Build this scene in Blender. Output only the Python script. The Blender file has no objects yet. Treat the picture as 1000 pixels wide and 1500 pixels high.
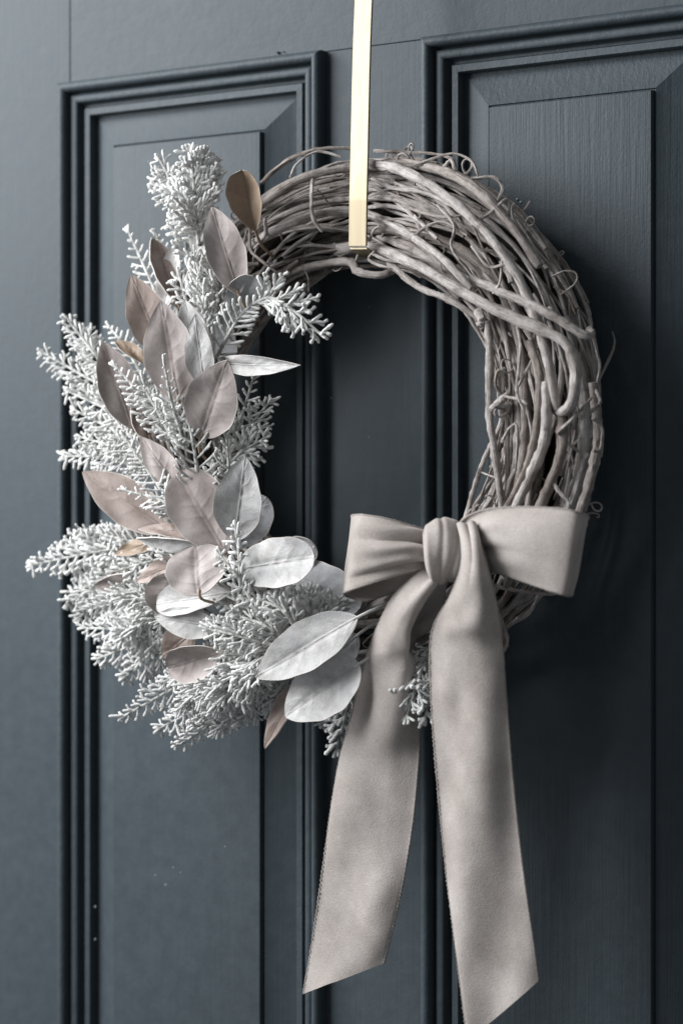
import bpy, math, random
import numpy as np
from mathutils import Vector

random.seed(7)
rng = np.random.default_rng(7)
sc = bpy.context.scene
COL = sc.collection

# ------------------------------------------------------------------ camera
TH = math.radians(33.5)          # the camera stands to the right of the door and looks across it
FPX = 85.0 / 36.0 * 1500.0       # 85 mm lens, in pixels of the 1000 x 1500 photograph
D0 = 1.77
CAM = Vector((D0 * math.sin(TH), -D0 * math.cos(TH), 0.0))
FWD = Vector((-math.sin(TH), math.cos(TH), 0.0))
RGT = Vector((math.cos(TH), math.sin(TH), 0.0))
UP = Vector((0, 0, 1))
cd = bpy.data.cameras.new('camera')
cam = bpy.data.objects.new('camera', cd)
COL.objects.link(cam)
cam.location = CAM
cam.rotation_euler = (math.pi / 2, 0, TH)
cd.sensor_fit = 'VERTICAL'
cd.sensor_height = 36.0
cd.sensor_width = 24.0
cd.lens = 85.0
cd.clip_start = 0.05
cd.clip_end = 50
cd.dof.use_dof = True
cd.dof.focus_distance = 1.66
cd.dof.aperture_fstop = 5.0
sc.camera = cam

# ------------------------------------------------------------------ world and lamps
w = bpy.data.worlds.new('World')
sc.world = w
w.use_nodes = True
bg = w.node_tree.nodes['Background']
bg.inputs['Color'].default_value = (0.90, 0.95, 1.0, 1)
bg.inputs['Strength'].default_value = 0.20


def area(name, loc, target, sx, sy, power, col):
    ld = bpy.data.lights.new(name, 'AREA')
    ld.shape = 'RECTANGLE'
    ld.size = sx
    ld.size_y = sy
    ld.energy = power
    ld.color = col
    o = bpy.data.objects.new(name, ld)
    COL.objects.link(o)
    o.location = loc
    o.rotation_euler = (Vector(target) - Vector(loc)).to_track_quat('-Z', 'Y').to_euler()
    return o


area('window_light', (-1.10, -0.90, 0.74), (-0.1, 0, 0.10), 1.35, 1.15, 72, (0.985, 0.99, 1.0))

sc.view_settings.view_transform = 'Standard'
sc.view_settings.look = 'None'
sc.view_settings.exposure = 0.0
sc.view_settings.gamma = 1.0
sc.render.engine = 'CYCLES'


# ------------------------------------------------------------------ helpers
def P(x, y, o=0.0):
    """The point that stands o metres in front of the door face, seen at photo position x, y."""
    d = FWD + RGT * ((x - 500.0) / FPX) + UP * ((750.0 - y) / FPX)
    t = (-o - CAM.y) / d.y
    return CAM + d * t


def tag(o, label=None, cat=None, group=None, kind=None):
    if label: o['label'] = label
    if cat: o['category'] = cat
    if group: o['group'] = group
    if kind: o['kind'] = kind
    return o


def empty(name, loc=(0, 0, 0)):
    o = bpy.data.objects.new(name, None)
    COL.objects.link(o)
    o.location = loc
    return o


def mesh_obj(name, verts, faces, mats, parent=None, smooth=True, sharp=None, fmat=None):
    me = bpy.data.meshes.new(name)
    me.from_pydata([tuple(v) for v in verts], [], [tuple(f) for f in faces])
    for m in (mats if isinstance(mats, (list, tuple)) else [mats]):
        me.materials.append(m)
    if fmat is not None:
        me.polygons.foreach_set('material_index', np.asarray(fmat, dtype=np.int32))
    if smooth:
        me.polygons.foreach_set('use_smooth', np.ones(len(me.polygons), dtype=bool))
        if sharp is not None:
            me.set_sharp_from_angle(angle=math.radians(sharp))
    me.update()
    o = bpy.data.objects.new(name, me)
    COL.objects.link(o)
    if parent is not None:
        o.parent = parent
    return o


def unit(v):
    return v / (np.linalg.norm(v) + 1e-12)


def catmull(pts, n):
    """Smooth path through pts (k x d array) resampled to n points."""
    p = np.asarray(pts, dtype=float)
    if len(p) == 2:
        t = np.linspace(0, 1, n)[:, None]
        return p[0] * (1 - t) + p[1] * t
    q = np.vstack([2 * p[0] - p[1], p, 2 * p[-1] - p[-2]])
    m = len(p) - 1
    u = np.linspace(0, m - 1e-6, n)
    i = u.astype(int)
    f = (u - i)[:, None]
    a, b, c, d = q[i], q[i + 1], q[i + 2], q[i + 3]
    return 0.5 * (2 * b + (c - a) * f + (2 * a - 5 * b + 4 * c - d) * f ** 2 + (3 * b - a - 3 * c + d) * f ** 3)


def tube(path, rad, sides=7, cap=True):
    """Verts, faces of a tube along path (n x 3) with per-point radii."""
    path = np.asarray(path, dtype=float)
    n = len(path)
    rad = np.broadcast_to(np.asarray(rad, dtype=float), (n,))
    tan = np.gradient(path, axis=0)
    tan /= np.linalg.norm(tan, axis=1)[:, None] + 1e-12
    ref = np.array([0.31, -0.8, 0.51])
    a = np.cross(tan[0], ref)
    a /= np.linalg.norm(a) + 1e-12
    A = np.zeros_like(path)
    for k in range(n):
        a = a - tan[k] * np.dot(a, tan[k])
        a = a / (np.linalg.norm(a) + 1e-12)
        A[k] = a
    B = np.cross(tan, A)
    ang = np.linspace(0, 2 * math.pi, sides, endpoint=False)
    ring = A[:, None, :] * np.cos(ang)[None, :, None] + B[:, None, :] * np.sin(ang)[None, :, None]
    wob = 1 + 0.10 * rng.standard_normal((n, sides))
    V = (path[:, None, :] + ring * (rad[:, None] * wob)[:, :, None]).reshape(-1, 3)
    F = []
    for k in range(n - 1):
        for s in range(sides):
            s2 = (s + 1) % sides
            F.append((k * sides + s, k * sides + s2, (k + 1) * sides + s2, (k + 1) * sides + s))
    if cap:
        F.append(tuple(range(sides - 1, -1, -1)))
        F.append(tuple((n - 1) * sides + s for s in range(sides)))
    return V, F


def box(x0, x1, y0, y1, z0, z1):
    v = [(x, y, z) for x in (x0, x1) for y in (y0, y1) for z in (z0, z1)]
    f = [(0, 1, 3, 2), (4, 6, 7, 5), (0, 4, 5, 1), (2, 3, 7, 6), (0, 2, 6, 4), (1, 5, 7, 3)]
    return v, f


def bevel(o, wid, seg=2):
    m = o.modifiers.new('bevel', 'BEVEL')
    m.width = wid
    m.segments = seg
    m.limit_method = 'ANGLE'


# ------------------------------------------------------------------ materials
def new_mat(name):
    m = bpy.data.materials.new(name)
    m.use_nodes = True
    nt = m.node_tree
    return m, nt, nt.nodes['Principled BSDF']


def N(nt, kind, **kw):
    n = nt.nodes.new(kind)
    for k, v in kw.items():
        setattr(n, k, v)
    return n


def coords(nt, scale, kind='Object', rot=(0, 0, 0)):
    tc = N(nt, 'ShaderNodeTexCoord')
    mp = N(nt, 'ShaderNodeMapping')
    mp.inputs['Scale'].default_value = scale
    mp.inputs['Rotation'].default_value = rot
    nt.links.new(tc.outputs[kind], mp.inputs['Vector'])
    return mp.outputs['Vector']


def noise(nt, vec, scale, detail=4, rough=0.55):
    n = N(nt, 'ShaderNodeTexNoise')
    n.inputs['Scale'].default_value = scale
    n.inputs['Detail'].default_value = detail
    n.inputs['Roughness'].default_value = rough
    nt.links.new(vec, n.inputs['Vector'])
    return n.outputs['Fac']


def ramp(nt, fac, stops):
    r = N(nt, 'ShaderNodeValToRGB')
    el = r.color_ramp.elements
    while len(el) < len(stops):
        el.new(0.5)
    for e, (p, c) in zip(el, stops):
        e.position = p
        e.color = (*c, 1) if len(c) == 3 else c
    nt.links.new(fac, r.inputs['Fac'])
    return r.outputs['Color']


def mixc(nt, fac, a, b, mode='MIX'):
    m = N(nt, 'ShaderNodeMix', data_type='RGBA', blend_type=mode)
    for sock, v in ((m.inputs[0], fac), (m.inputs[6], a), (m.inputs[7], b)):
        if hasattr(v, 'links'):
            nt.links.new(v, sock)
        elif isinstance(v, (int, float)):
            sock.default_value = v
        else:
            sock.default_value = (*v, 1)
    return m.outputs[2]


def math_n(nt, op, a, b):
    m = N(nt, 'ShaderNodeMath', operation=op)
    for sock, v in ((m.inputs[0], a), (m.inputs[1], b)):
        if hasattr(v, 'links'):
            nt.links.new(v, sock)
        else:
            sock.default_value = v
    return m.outputs[0]


def bump(nt, bsdf, height, strength, dist):
    b = N(nt, 'ShaderNodeBump')
    b.inputs['Strength'].default_value = strength
    b.inputs['Distance'].default_value = dist
    nt.links.new(height, b.inputs['Height'])
    nt.links.new(b.outputs['Normal'], bsdf.inputs['Normal'])


def rnd(nt):
    return N(nt, 'ShaderNodeObjectInfo').outputs['Random']


def paint(name, stretch, strength, lump=0.3):
    m, nt, b = new_mat(name)
    grain = noise(nt, coords(nt, stretch), 1.0, 5, 0.6)
    fine = noise(nt, coords(nt, (1, 1, 1)), 520, 3, 0.6)
    mid = noise(nt, coords(nt, (1, 1, 1)), 85, 4, 0.6)
    big = noise(nt, coords(nt, (1, 1, 1)), 5, 3)
    col = ramp(nt, big, [(0.3, (0.043, 0.057, 0.067)), (0.7, (0.051, 0.066, 0.077))])
    dust = ramp(nt, mid, [(0.35, (0.90, 0.90, 0.90)), (0.7, (1.08, 1.07, 1.05))])
    col = mixc(nt, 1.0, col, dust, 'MULTIPLY')
    nt.links.new(col, b.inputs['Base Color'])
    r = ramp(nt, mid, [(0.25, (0.50,) * 3), (0.75, (0.60,) * 3)])
    nt.links.new(r, b.inputs['Roughness'])
    b.inputs['Specular IOR Level'].default_value = 0.22
    h = math_n(nt, 'ADD', grain, math_n(nt, 'MULTIPLY', fine, 0.4))
    h = math_n(nt, 'ADD', h, math_n(nt, 'MULTIPLY', mid, lump * 4))
    bump(nt, b, h, strength, 0.0012)
    return m


PAINT_V = paint('slate_paint_upright_grain', (330, 330, 9), 0.20)
PAINT_G = paint('slate_paint_open_grain', (300, 300, 9), 0.50, 0.1)
PAINT_H = paint('slate_paint_level_grain', (30, 120, 120), 0.20, 0.5)
PAINT_M = paint('slate_paint_moulding', (60, 60, 60), 0.30, 0.5)


def bark(name, k):
    m, nt, b = new_mat(name)
    v = coords(nt, (1, 1, 1))
    at_ = N(nt, 'ShaderNodeAttribute', attribute_name='fibre')
    mp = N(nt, 'ShaderNodeMapping')
    mp.inputs['Scale'].default_value = (60, 900, 900)
    nt.links.new(at_.outputs['Vector'], mp.inputs['Vector'])
    n1 = noise(nt, v, 95, 6, 0.72)
    n2 = noise(nt, mp.outputs['Vector'], 1.0, 5, 0.7)
    c = ramp(nt, n1, [(0.30, (0.17, 0.145, 0.13)), (0.40, (0.35, 0.322, 0.305)), (0.56, (0.49, 0.463, 0.447)), (0.75, (0.60, 0.578, 0.563))])
    spot = ramp(nt, n2, [(0.34, (0.26, 0.21, 0.18)), (0.50, (0.95, 0.95, 0.95)), (0.7, (1.12, 1.12, 1.12))])
    c = mixc(nt, 0.75, c, spot, 'MULTIPLY')
    tint = ramp(nt, rnd(nt), [(0.0, (0.56, 0.515, 0.48)), (0.35, (0.86, 0.84, 0.825)), (0.6, (0.98, 0.975, 0.97)), (1.0, (1.08, 1.07, 1.065))])
    c = mixc(nt, 1.0, c, tint, 'MULTIPLY')
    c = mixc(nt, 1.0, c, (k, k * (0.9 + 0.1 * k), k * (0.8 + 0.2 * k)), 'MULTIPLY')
    nt.links.new(c, b.inputs['Base Color'])
    b.inputs['Roughness'].default_value = 0.75
    b.inputs['Specular IOR Level'].default_value = 0.3
    bump(nt, b, math_n(nt, 'ADD', n1, n2), 0.9, 0.0018)
    return m


BARK = bark('weathered_vine_bark', 1.0)
BARK_SHADE = bark('shade_darkened_inner_bark', 0.22)  # inner canes coloured dark brown to paint in the shade between canes


def flock(name, lo, hi, cut):
    m, nt, b = new_mat(name)
    v = coords(nt, (1, 1, 1))
    n1 = noise(nt, v, 160, 4, 0.65)
    n2 = noise(nt, v, 1500, 3, 0.7)
    c = ramp(nt, n1, [(cut - 0.12, lo), (cut + 0.08, hi)])
    g = ramp(nt, n2, [(0.3, (0.74, 0.74, 0.73)), (0.6, (1, 1, 1))])
    c = mixc(nt, 0.8, c, g, 'MULTIPLY')
    t = ramp(nt, rnd(nt), [(0.0, (0.86, 0.87, 0.86)), (1.0, (1, 1, 1))])
    c = mixc(nt, 1.0, c, t, 'MULTIPLY')
    nt.links.new(c, b.inputs['Base Color'])
    b.inputs['Roughness'].default_value = 1.0
    b.inputs['Specular IOR Level'].default_value = 0.0
    b.inputs['Subsurface Weight'].default_value = 0.45
    b.inputs['Subsurface Radius'].default_value = (1.0, 1.0, 1.0)
    b.inputs['Subsurface Scale'].default_value = 0.0022
    bump(nt, b, n2, 0.9, 0.0011)
    return m


FLOCK = flock('frost_flocking', (0.66, 0.66, 0.645), (0.88, 0.88, 0.87), 0.38)
FLOCK_STEM = flock('thinly_flocked_stem', (0.20, 0.20, 0.18), (0.70, 0.70, 0.68), 0.46)


def leafmat(name, a, b_, rough, flk=0.0, mott=18):
    m, nt, b = new_mat(name)
    v = coords(nt, (1, 1, 1))
    n1 = noise(nt, v, mott, 4, 0.6)
    n2 = noise(nt, v, 900, 3, 0.6)
    c = ramp(nt, n1, [(0.32, a), (0.68, b_)])
    n4 = noise(nt, v, 130, 5, 0.75)
    fr_ = ramp(nt, n4, [(0.36, (0.80, 0.77, 0.75)), (0.5, (1, 1, 1)), (0.66, (1.10, 1.11, 1.12))])
    c = mixc(nt, 0.75, c, fr_, 'MULTIPLY')
    if flk > 0:
        n3 = noise(nt, v, 75, 5, 0.7)
        g = ramp(nt, n3, [(0.34, (0.80, 0.81, 0.81)), (0.62, (1, 1, 1))])
        c = mixc(nt, flk, c, g, 'MULTIPLY')
    t = ramp(nt, rnd(nt), [(0.0, (0.86, 0.85, 0.85)), (1.0, (1.06, 1.05, 1.05))])
    c = mixc(nt, 1.0, c, t, 'MULTIPLY')
    at_v = N(nt, 'ShaderNodeAttribute', attribute_name='vein').outputs['Fac']
    at_r = N(nt, 'ShaderNodeAttribute', attribute_name='rim').outputs['Fac']
    c = mixc(nt, at_v, c, mixc(nt, 1.0, c, (0.66, 0.60, 0.58), 'MULTIPLY'))
    c = mixc(nt, at_r, c, (0.66, 0.62, 0.58))
    nt.links.new(c, b.inputs['Base Color'])
    b.inputs['Roughness'].default_value = rough
    b.inputs['Specular IOR Level'].default_value = 0.4
    bump(nt, b, n2, 0.35 + 0.4 * flk, 0.0006)
    return m


LEAF_MAUVE = leafmat('mauve_leaf_face', (0.33, 0.285, 0.270), (0.46, 0.42, 0.406), 0.58)
LEAF_TAN = leafmat('tan_mauve_leaf_face', (0.26, 0.200, 0.172), (0.37, 0.31, 0.285), 0.58)
LEAF_BROWN = leafmat('brown_leaf_underside', (0.25, 0.185, 0.13), (0.35, 0.27, 0.20), 0.6)
LEAF_WHITE = leafmat('flocked_white_leaf', (0.52, 0.52, 0.52), (0.68, 0.68, 0.67), 0.9, 0.9, 30)
LEAF_GREY = leafmat('frosted_grey_leaf', (0.36, 0.37, 0.385), (0.52, 0.53, 0.55), 0.7, 0.8, 26)
LEAF_RIM = leafmat('pale_leaf_rim', (0.58, 0.54, 0.50), (0.68, 0.64, 0.60), 0.6)


def velvet(name, k):
    m, nt, b = new_mat(name)
    v = coords(nt, (1, 1, 1))
    n1 = noise(nt, v, 24, 4, 0.55)
    n2 = noise(nt, v, 900, 3, 0.7)
    n3 = noise(nt, v, 110, 5, 0.65)
    c = ramp(nt, n1, [(0.32, (0.335 * k, 0.302 * k, 0.281 * k)), (0.68, (0.485 * k, 0.447 * k, 0.424 * k))])
    g = ramp(nt, n3, [(0.3, (0.94, 0.935, 0.93)), (0.7, (1.02, 1.02, 1.02))])
    c = mixc(nt, 1.0, c, g, 'MULTIPLY')
    f = ramp(nt, n2, [(0.3, (0.82, 0.82, 0.82)), (0.7, (1.08, 1.08, 1.08))])
    c = mixc(nt, 1.0, c, f, 'MULTIPLY')
    nt.links.new(c, b.inputs['Base Color'])
    b.inputs['Roughness'].default_value = 0.95
    b.inputs['Specular IOR Level'].default_value = 0.05
    b.inputs['Sheen Weight'].default_value = 0.45
    b.inputs['Sheen Roughness'].default_value = 0.30
    b.inputs['Sheen Tint'].default_value = (0.95, 0.90, 0.87, 1)
    bump(nt, b, math_n(nt, 'ADD', n2, math_n(nt, 'MULTIPLY', n3, 0.4)), 0.4, 0.0009)
    return m


VELVET = velvet('taupe_velvet', 1.0)
SELVEDGE = velvet('woven_selvedge', 0.74)


def brass():
    m, nt, b = new_mat('pale_satin_brass')
    v = coords(nt, (400, 400, 6))
    n1 = noise(nt, v, 1.0, 3)
    b.inputs['Base Color'].default_value = (0.35, 0.305, 0.22, 1)
    b.inputs['Metallic'].default_value = 1.0
    r = ramp(nt, n1, [(0.3, (0.56,) * 3), (0.7, (0.62,) * 3)])
    nt.links.new(r, b.inputs['Roughness'])
    return m


BRASS = brass()


def plain(name, c, rough=0.7):
    m, nt, b = new_mat(name)
    v = coords(nt, (1, 1, 1))
    n1 = noise(nt, v, 300, 3)
    col = ramp(nt, n1, [(0.3, tuple(x * 0.8 for x in c)), (0.7, c)])
    nt.links.new(col, b.inputs['Base Color'])
    b.inputs['Roughness'].default_value = rough
    return m


SPECK = plain('dried_paint_speck', (0.36, 0.38, 0.39))
DEBRIS = plain('dark_debris', (0.03, 0.025, 0.02))

# ------------------------------------------------------------------ the door
door = empty('door', (0, 0, 0))
tag(door, 'dark slate blue painted wooden door with raised panels behind the wreath', 'door')

PX0 = P(94, 400).x                 # left panel opening
PX1 = P(478, 400).x
PW = PX1 - PX0
QX0 = P(624, 400).x                # right panel opening
QX1 = QX0 + PW - 0.014
PZ1 = P(92, 124).z                 # top of both openings
PZ0 = PZ1 - 0.98
DX0, DX1 = PX0 - 0.118, QX1 + 0.118
DZ1, DZ0 = PZ1 + 0.135, PZ0 - 0.20
TK = 0.045
G = 0.0004


def board(name, x0, x1, z0, z1, mat, front=0.0):
    v, f = box(x0, x1, front, TK, z0, z1)
    o = mesh_obj(name, v, f, mat, door, smooth=True, sharp=30)
    bevel(o, 0.0004, 2)
    return o


LAP = 0.006
board('stile', DX0, PX0 + LAP, DZ0, DZ1, PAINT_V)
board('stile', QX1 - LAP, DX1, DZ0, DZ1, PAINT_V)
board('mullion', PX1 - LAP, QX0 + LAP, PZ0 + G, PZ1 - G, PAINT_V)
board('rail', PX0 + LAP + G, QX1 - LAP - G, PZ1, DZ1, PAINT_H, 0.0003)
board('rail', PX0 + LAP + G, QX1 - LAP - G, DZ0, PZ0, PAINT_H, 0.0003)

PROFILE = [(0.0, -0.012), (0.0, 0.0052)]
for k in range(9):                                        # outer bead
    a = math.pi * (1 - k / 8)
    PROFILE.append((0.0040 + 0.0040 * math.cos(a), 0.0062 + 0.0046 * math.sin(a)))
PROFILE += [(0.0081, 0.0030), (0.0084, 0.0006), (0.0092, 0.0000), (0.0098, 0.0006), (0.0101, 0.0022)]
for k in range(7):                                        # second bead
    a = math.pi * (1 - k / 6)
    PROFILE.append((0.0134 + 0.0032 * math.cos(a), 0.0029 + 0.0016 * math.sin(a)))
PROFILE += [(0.0167, 0.0008), (0.0171, -0.0022), (0.0182, -0.0036), (0.0200, -0.0034), (0.0210, -0.0012), (0.0216, 0.0002), (0.0264, 0.0004),
            (0.0270, -0.0006), (0.0274, -0.0120)]


def moulding(x0, x1, z0, z1):
    root = empty('moulding')
    root.parent = door
    corners = {'l': lambda u: ((x0 + u, z0 + u), (x0 + u, z1 - u)), 'r': lambda u: ((x1 - u, z1 - u), (x1 - u, z0 + u)),
               't': lambda u: ((x0 + u, z1 - u), (x1 - u, z1 - u)), 'b': lambda u: ((x1 - u, z0 + u), (x0 + u, z0 + u))}
    for side in 'ltrb':
        V, F = [], []
        for u, h in PROFILE:
            (ax, az), (bx, bz) = corners[side](u)
            V += [(ax, -h, az), (bx, -h, bz)]
        for k in range(len(PROFILE) - 1):
            F.append((2 * k, 2 * k + 1, 2 * k + 3, 2 * k + 2))
        o = mesh_obj('moulding_length', V, F, PAINT_M, root, True, 50)
    return root


def panel(x0, x1, z0, z1, mat):
    prof = [(0.018, 0.030), (0.018, 0.0075), (0.0285, 0.0075), (0.0300, 0.0072), (0.0532, -0.0034), (0.0538, -0.0022), (0.0547, -0.0020), (0.0551, -0.0056),
            (0.0556, -0.0066), (0.0570, -0.0068)]
    V, F = [], []
    for u, y in prof:
        V += [(x0 + u, y, z0 + u), (x1 - u, y, z0 + u), (x1 - u, y, z1 - u), (x0 + u, y, z1 - u)]
    for k in range(len(prof) - 1):
        for s in range(4):
            s2 = (s + 1) % 4
            F.append((4 * k + s, 4 * k + s2, 4 * k + 4 + s2, 4 * k + 4 + s))
    b = 4 * (len(prof) - 1)
    F.append((b, b + 1, b + 2, b + 3))
    return mesh_obj('panel', V, F, mat, door, True, 14)


moulding(PX0, PX1, PZ0, PZ1)
moulding(QX0, QX1, PZ0, PZ1)
pan_a = panel(PX0, PX1, PZ0, PZ1, PAINT_V)
pan_b = panel(QX0, QX1, PZ0, PZ1, PAINT_G)


def speck(px, py, o, r, parent, mat=SPECK, flat=0.4):
    c = P(px, py, o)
    V, F = [], []
    k = 7
    for ring, (rr, hh) in enumerate(((1.0, 0.0), (0.7, 0.7), (0.0, 1.0))):
        for s in range(k):
            a = 2 * math.pi * s / k
            q = rr * r * 0.75 * random.uniform(0.6, 1.3)
            V.append((c.x + q * math.cos(a), -o - hh * r * flat, c.z + q * math.sin(a)))
    for ring in range(2):
        for s in range(k):
            s2 = (s + 1) % k
            F.append((ring * k + s, ring * k + s2, ring * k + k + s2, ring * k + k + s))
    mesh_obj('paint_speck', V, F, mat, parent)


for x, y, r in ((218, 237, .0012), (254, 1271, .0009), (228, 1282, .0008), (243, 1296, .001), (265, 1278, .0007),
                (140, 1328, .0012), (140, 1376, .0013), (164, 1493, .0013), (330, 1240, .0006)):
    speck(x, y, 0.0069 if x > 170 else 0.0005, r, pan_a)
for x, y, r in ((485, 583, .001), (540, 450, .0006), (540, 640, .0006)):
    speck(x, y, 0.0002, r, door)
speck(757, 292, 0.0069, .0016, pan_b)
speck(762, 296, 0.0069, .0012, pan_b)
speck(408, 77, 0.0002, .0016, door, DEBRIS, 1.0)
speck(416, 76, 0.0002, .0009, door, DEBRIS, 1.0)

# ------------------------------------------------------------------ the wreath ring
WC = P(539, 612, 0.045)
wreath = empty('wreath', (WC.x, -0.045, WC.z))
tag(wreath, 'grey twig wreath with frosted cedar sprigs and mauve and white leaves on one side', 'wreath')
WO = np.array(wreath.location)
R0 = 0.1460                       # ring centre line
A0 = 0.0350                       # bundle half width across the ring
B0 = 0.030                        # bundle half depth


def ringpt(t, rho, phi):
    """t: angle round the ring (0 = right, 90 deg = top); rho 0..1, phi position in the bundle's section (0 = outward, 90 deg = front)."""
    t = np.asarray(t, dtype=float)
    top = np.exp(-((np.angle(np.exp(1j * (t - 1.62)))) / 0.30) ** 2)       # squeezed where the strap crosses
    lft = np.exp(-((np.angle(np.exp(1j * (t - 3.25)))) / 0.75) ** 2)       # thinner under the foliage
    b = B0 * (1 - 0.30 * top)
    yc = 0.0 + 0.012 * top
    rr = R0 + 0.010 * lft + A0 * (1 - 0.35 * lft) * rho * np.cos(phi)
    y = yc - b * rho * np.sin(phi)
    return np.stack([rr * np.cos(t), y + 0 * rr, rr * np.sin(t)], axis=-1)


def wave(n, amp, k=3):
    x = np.linspace(0, 1, n)
    out = np.zeros(n)
    for j in range(1, k + 1):
        out += amp / j * np.sin(2 * math.pi * (x * j * rng.uniform(0.6, 1.3) + rng.random()))
    return out


def knuckles(n, length, r):
    """Radius along a vine: slight taper, wander and swollen nodes."""
    x = np.linspace(0, 1, n)
    rad = r * (1.08 - 0.25 * x) * (1 + wave(n, 0.06, 4))
    for _ in range(max(1, int(length / 0.045))):
        c = rng.random()
        rad += r * rng.uniform(0.10, 0.30) * np.exp(-((x - c) / (0.006 / length)) ** 2)
    rad[-1] *= 0.75
    return rad


def vine(path, r, name='vine', sides=7, mat=None):
    path = np.asarray(path)
    L = np.linalg.norm(np.diff(path, axis=0), axis=1).sum()
    V, F = tube(path, knuckles(len(path), max(L, 0.01), r), sides)
    o = mesh_obj(name, V, F, mat or BARK, wreath, True, 60)
    n = len(path)
    along = np.concatenate([[0], np.cumsum(np.linalg.norm(np.diff(path, axis=0), axis=1))])[:, None] + rng.uniform(0, 5)
    an = np.linspace(0, 2 * math.pi, sides, endpoint=False)[None, :]
    fb = np.stack([along + 0 * an, np.cos(an) * r + 0 * along, np.sin(an) * r + 0 * along], axis=-1).reshape(-1, 3).astype(np.float32)
    o.data.attributes.new('fibre', 'FLOAT_VECTOR', 'POINT').data.foreach_set('vector', fb.ravel())
    return o


def ring_vine(t0, span, rho0, phi0, r, spin, wob, n=None):
    n = n or max(16, int(span * 34))
    t = t0 + np.linspace(0, span, n)
    phi = phi0 + spin * np.linspace(0, 1, n) + wave(n, 0.08 * span, 2)
    rho = np.clip(rho0 + wave(n, wob), 0.05, 1.06)
    p = ringpt(t, rho, phi)
    p += np.stack([wave(n, 0.0012, 3), wave(n, 0.0012, 3), wave(n, 0.0012, 3)], axis=-1)
    return p


# inner filling, then the front and outer layers of thick canes
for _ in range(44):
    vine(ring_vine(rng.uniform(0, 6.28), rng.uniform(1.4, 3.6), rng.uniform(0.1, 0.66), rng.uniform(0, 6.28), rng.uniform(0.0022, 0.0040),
                   rng.uniform(-1.0, 1.0), 0.10), rng.uniform(0.0018, 0.0034), mat=BARK_SHADE)
for k in range(50):
    ph = (k / 50.0) * 2 * math.pi + rng.uniform(-0.15, 0.15)
    r = rng.choice([0.0014, 0.0018, 0.0022, 0.0027, 0.0032])
    vine(ring_vine(rng.uniform(0, 6.28), rng.uniform(1.6, 3.8), rng.uniform(0.84, 0.99), ph, r, rng.uniform(-0.8, 0.8), 0.06), r)
for _ in range(125):                                    # thin canes over the visible front
    ph = rng.uniform(-0.3, 3.4)
    r = rng.uniform(0.0007, 0.0018)
    vine(ring_vine(rng.uniform(-1.2, 2.6), rng.uniform(0.7, 2.0), rng.uniform(0.92, 1.06), ph, r, rng.uniform(-1.3, 1.3), 0.09), r)


def px_path(pts, n=28):
    q = [np.array(P(*p)) - WO for p in pts]
    return catmull(q, n)


# canes that can be told apart in the photograph
HERO = [
    ([(492, 366, .050), (540, 362, .058), (600, 383, .080), (660, 417, .095), (730, 456, .103), (790, 482, .104), (829, 503, .102), (843, 545, .100), (836, 592, .098), (819, 603, .093), (808, 594, .086), (806, 582, .080)], .0044),
    ([(690, 410, .092), (735, 428, .098), (800, 458, .102), (852, 489, .098), (866, 489, .092), (862, 481, .088)], .0034),
    ([(395, 406, .06), (430, 395, .06), (507, 383, .060), (525, 398, .062), (555, 403, .063), (578, 396, .058)], .0035),
    ([(715, 470, .075), (717, 540, .078), (716, 600, .080), (722, 650, .08), (730, 705, .08), (738, 770, .075)], .0031),
    ([(745, 590, .075), (735, 620, .07), (715, 660, .066), (697, 705, .064), (680, 770, .06)], .0026),
    ([(716, 602, .08), (735, 585, .082), (745, 575, .08)], .0024),
    ([(345, 372, .07), (420, 330, .085), (500, 308, .056), (560, 322, .058), (640, 372, .095), (690, 422, .1)], .0036),
    ([(540, 240, .062), (590, 250, .075), (650, 285, .09), (720, 350, .1), (770, 430, .1), (800, 520, .1), (815, 600, .095)], .0040),
    ([(380, 300, .075), (440, 262, .075), (520, 245, .058), (600, 240, .062), (680, 265, .08), (740, 320, .085), (790, 390, .085)], .0040),
    ([(820, 600, .09), (822, 660, .098), (800, 720, .1), (770, 790, .1), (740, 860, .095)], .0041),
    ([(800, 560, .095), (798, 640, .1), (775, 700, .103), (740, 770, .1), (690, 850, .095)], .0040),
    ([(842, 520, .085), (856, 600, .085), (850, 680, .085), (825, 760, .09), (790, 840, .085)], .0043),
    ([(868, 560, .065), (875, 640, .06), (862, 710, .06), (835, 790, .065), (800, 860, .07)], .0038),
    ([(775, 500, .09), (790, 560, .096), (783, 640, .1), (765, 700, .1), (728, 765, .096)], .0033),
    ([(570, 385, .07), (612, 420, .078), (660, 440, .085), (705, 470, .082)], .0028),
]
for pts, r in HERO:
    vine(px_path(pts, 40), r * 0.84, sides=9)

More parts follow.
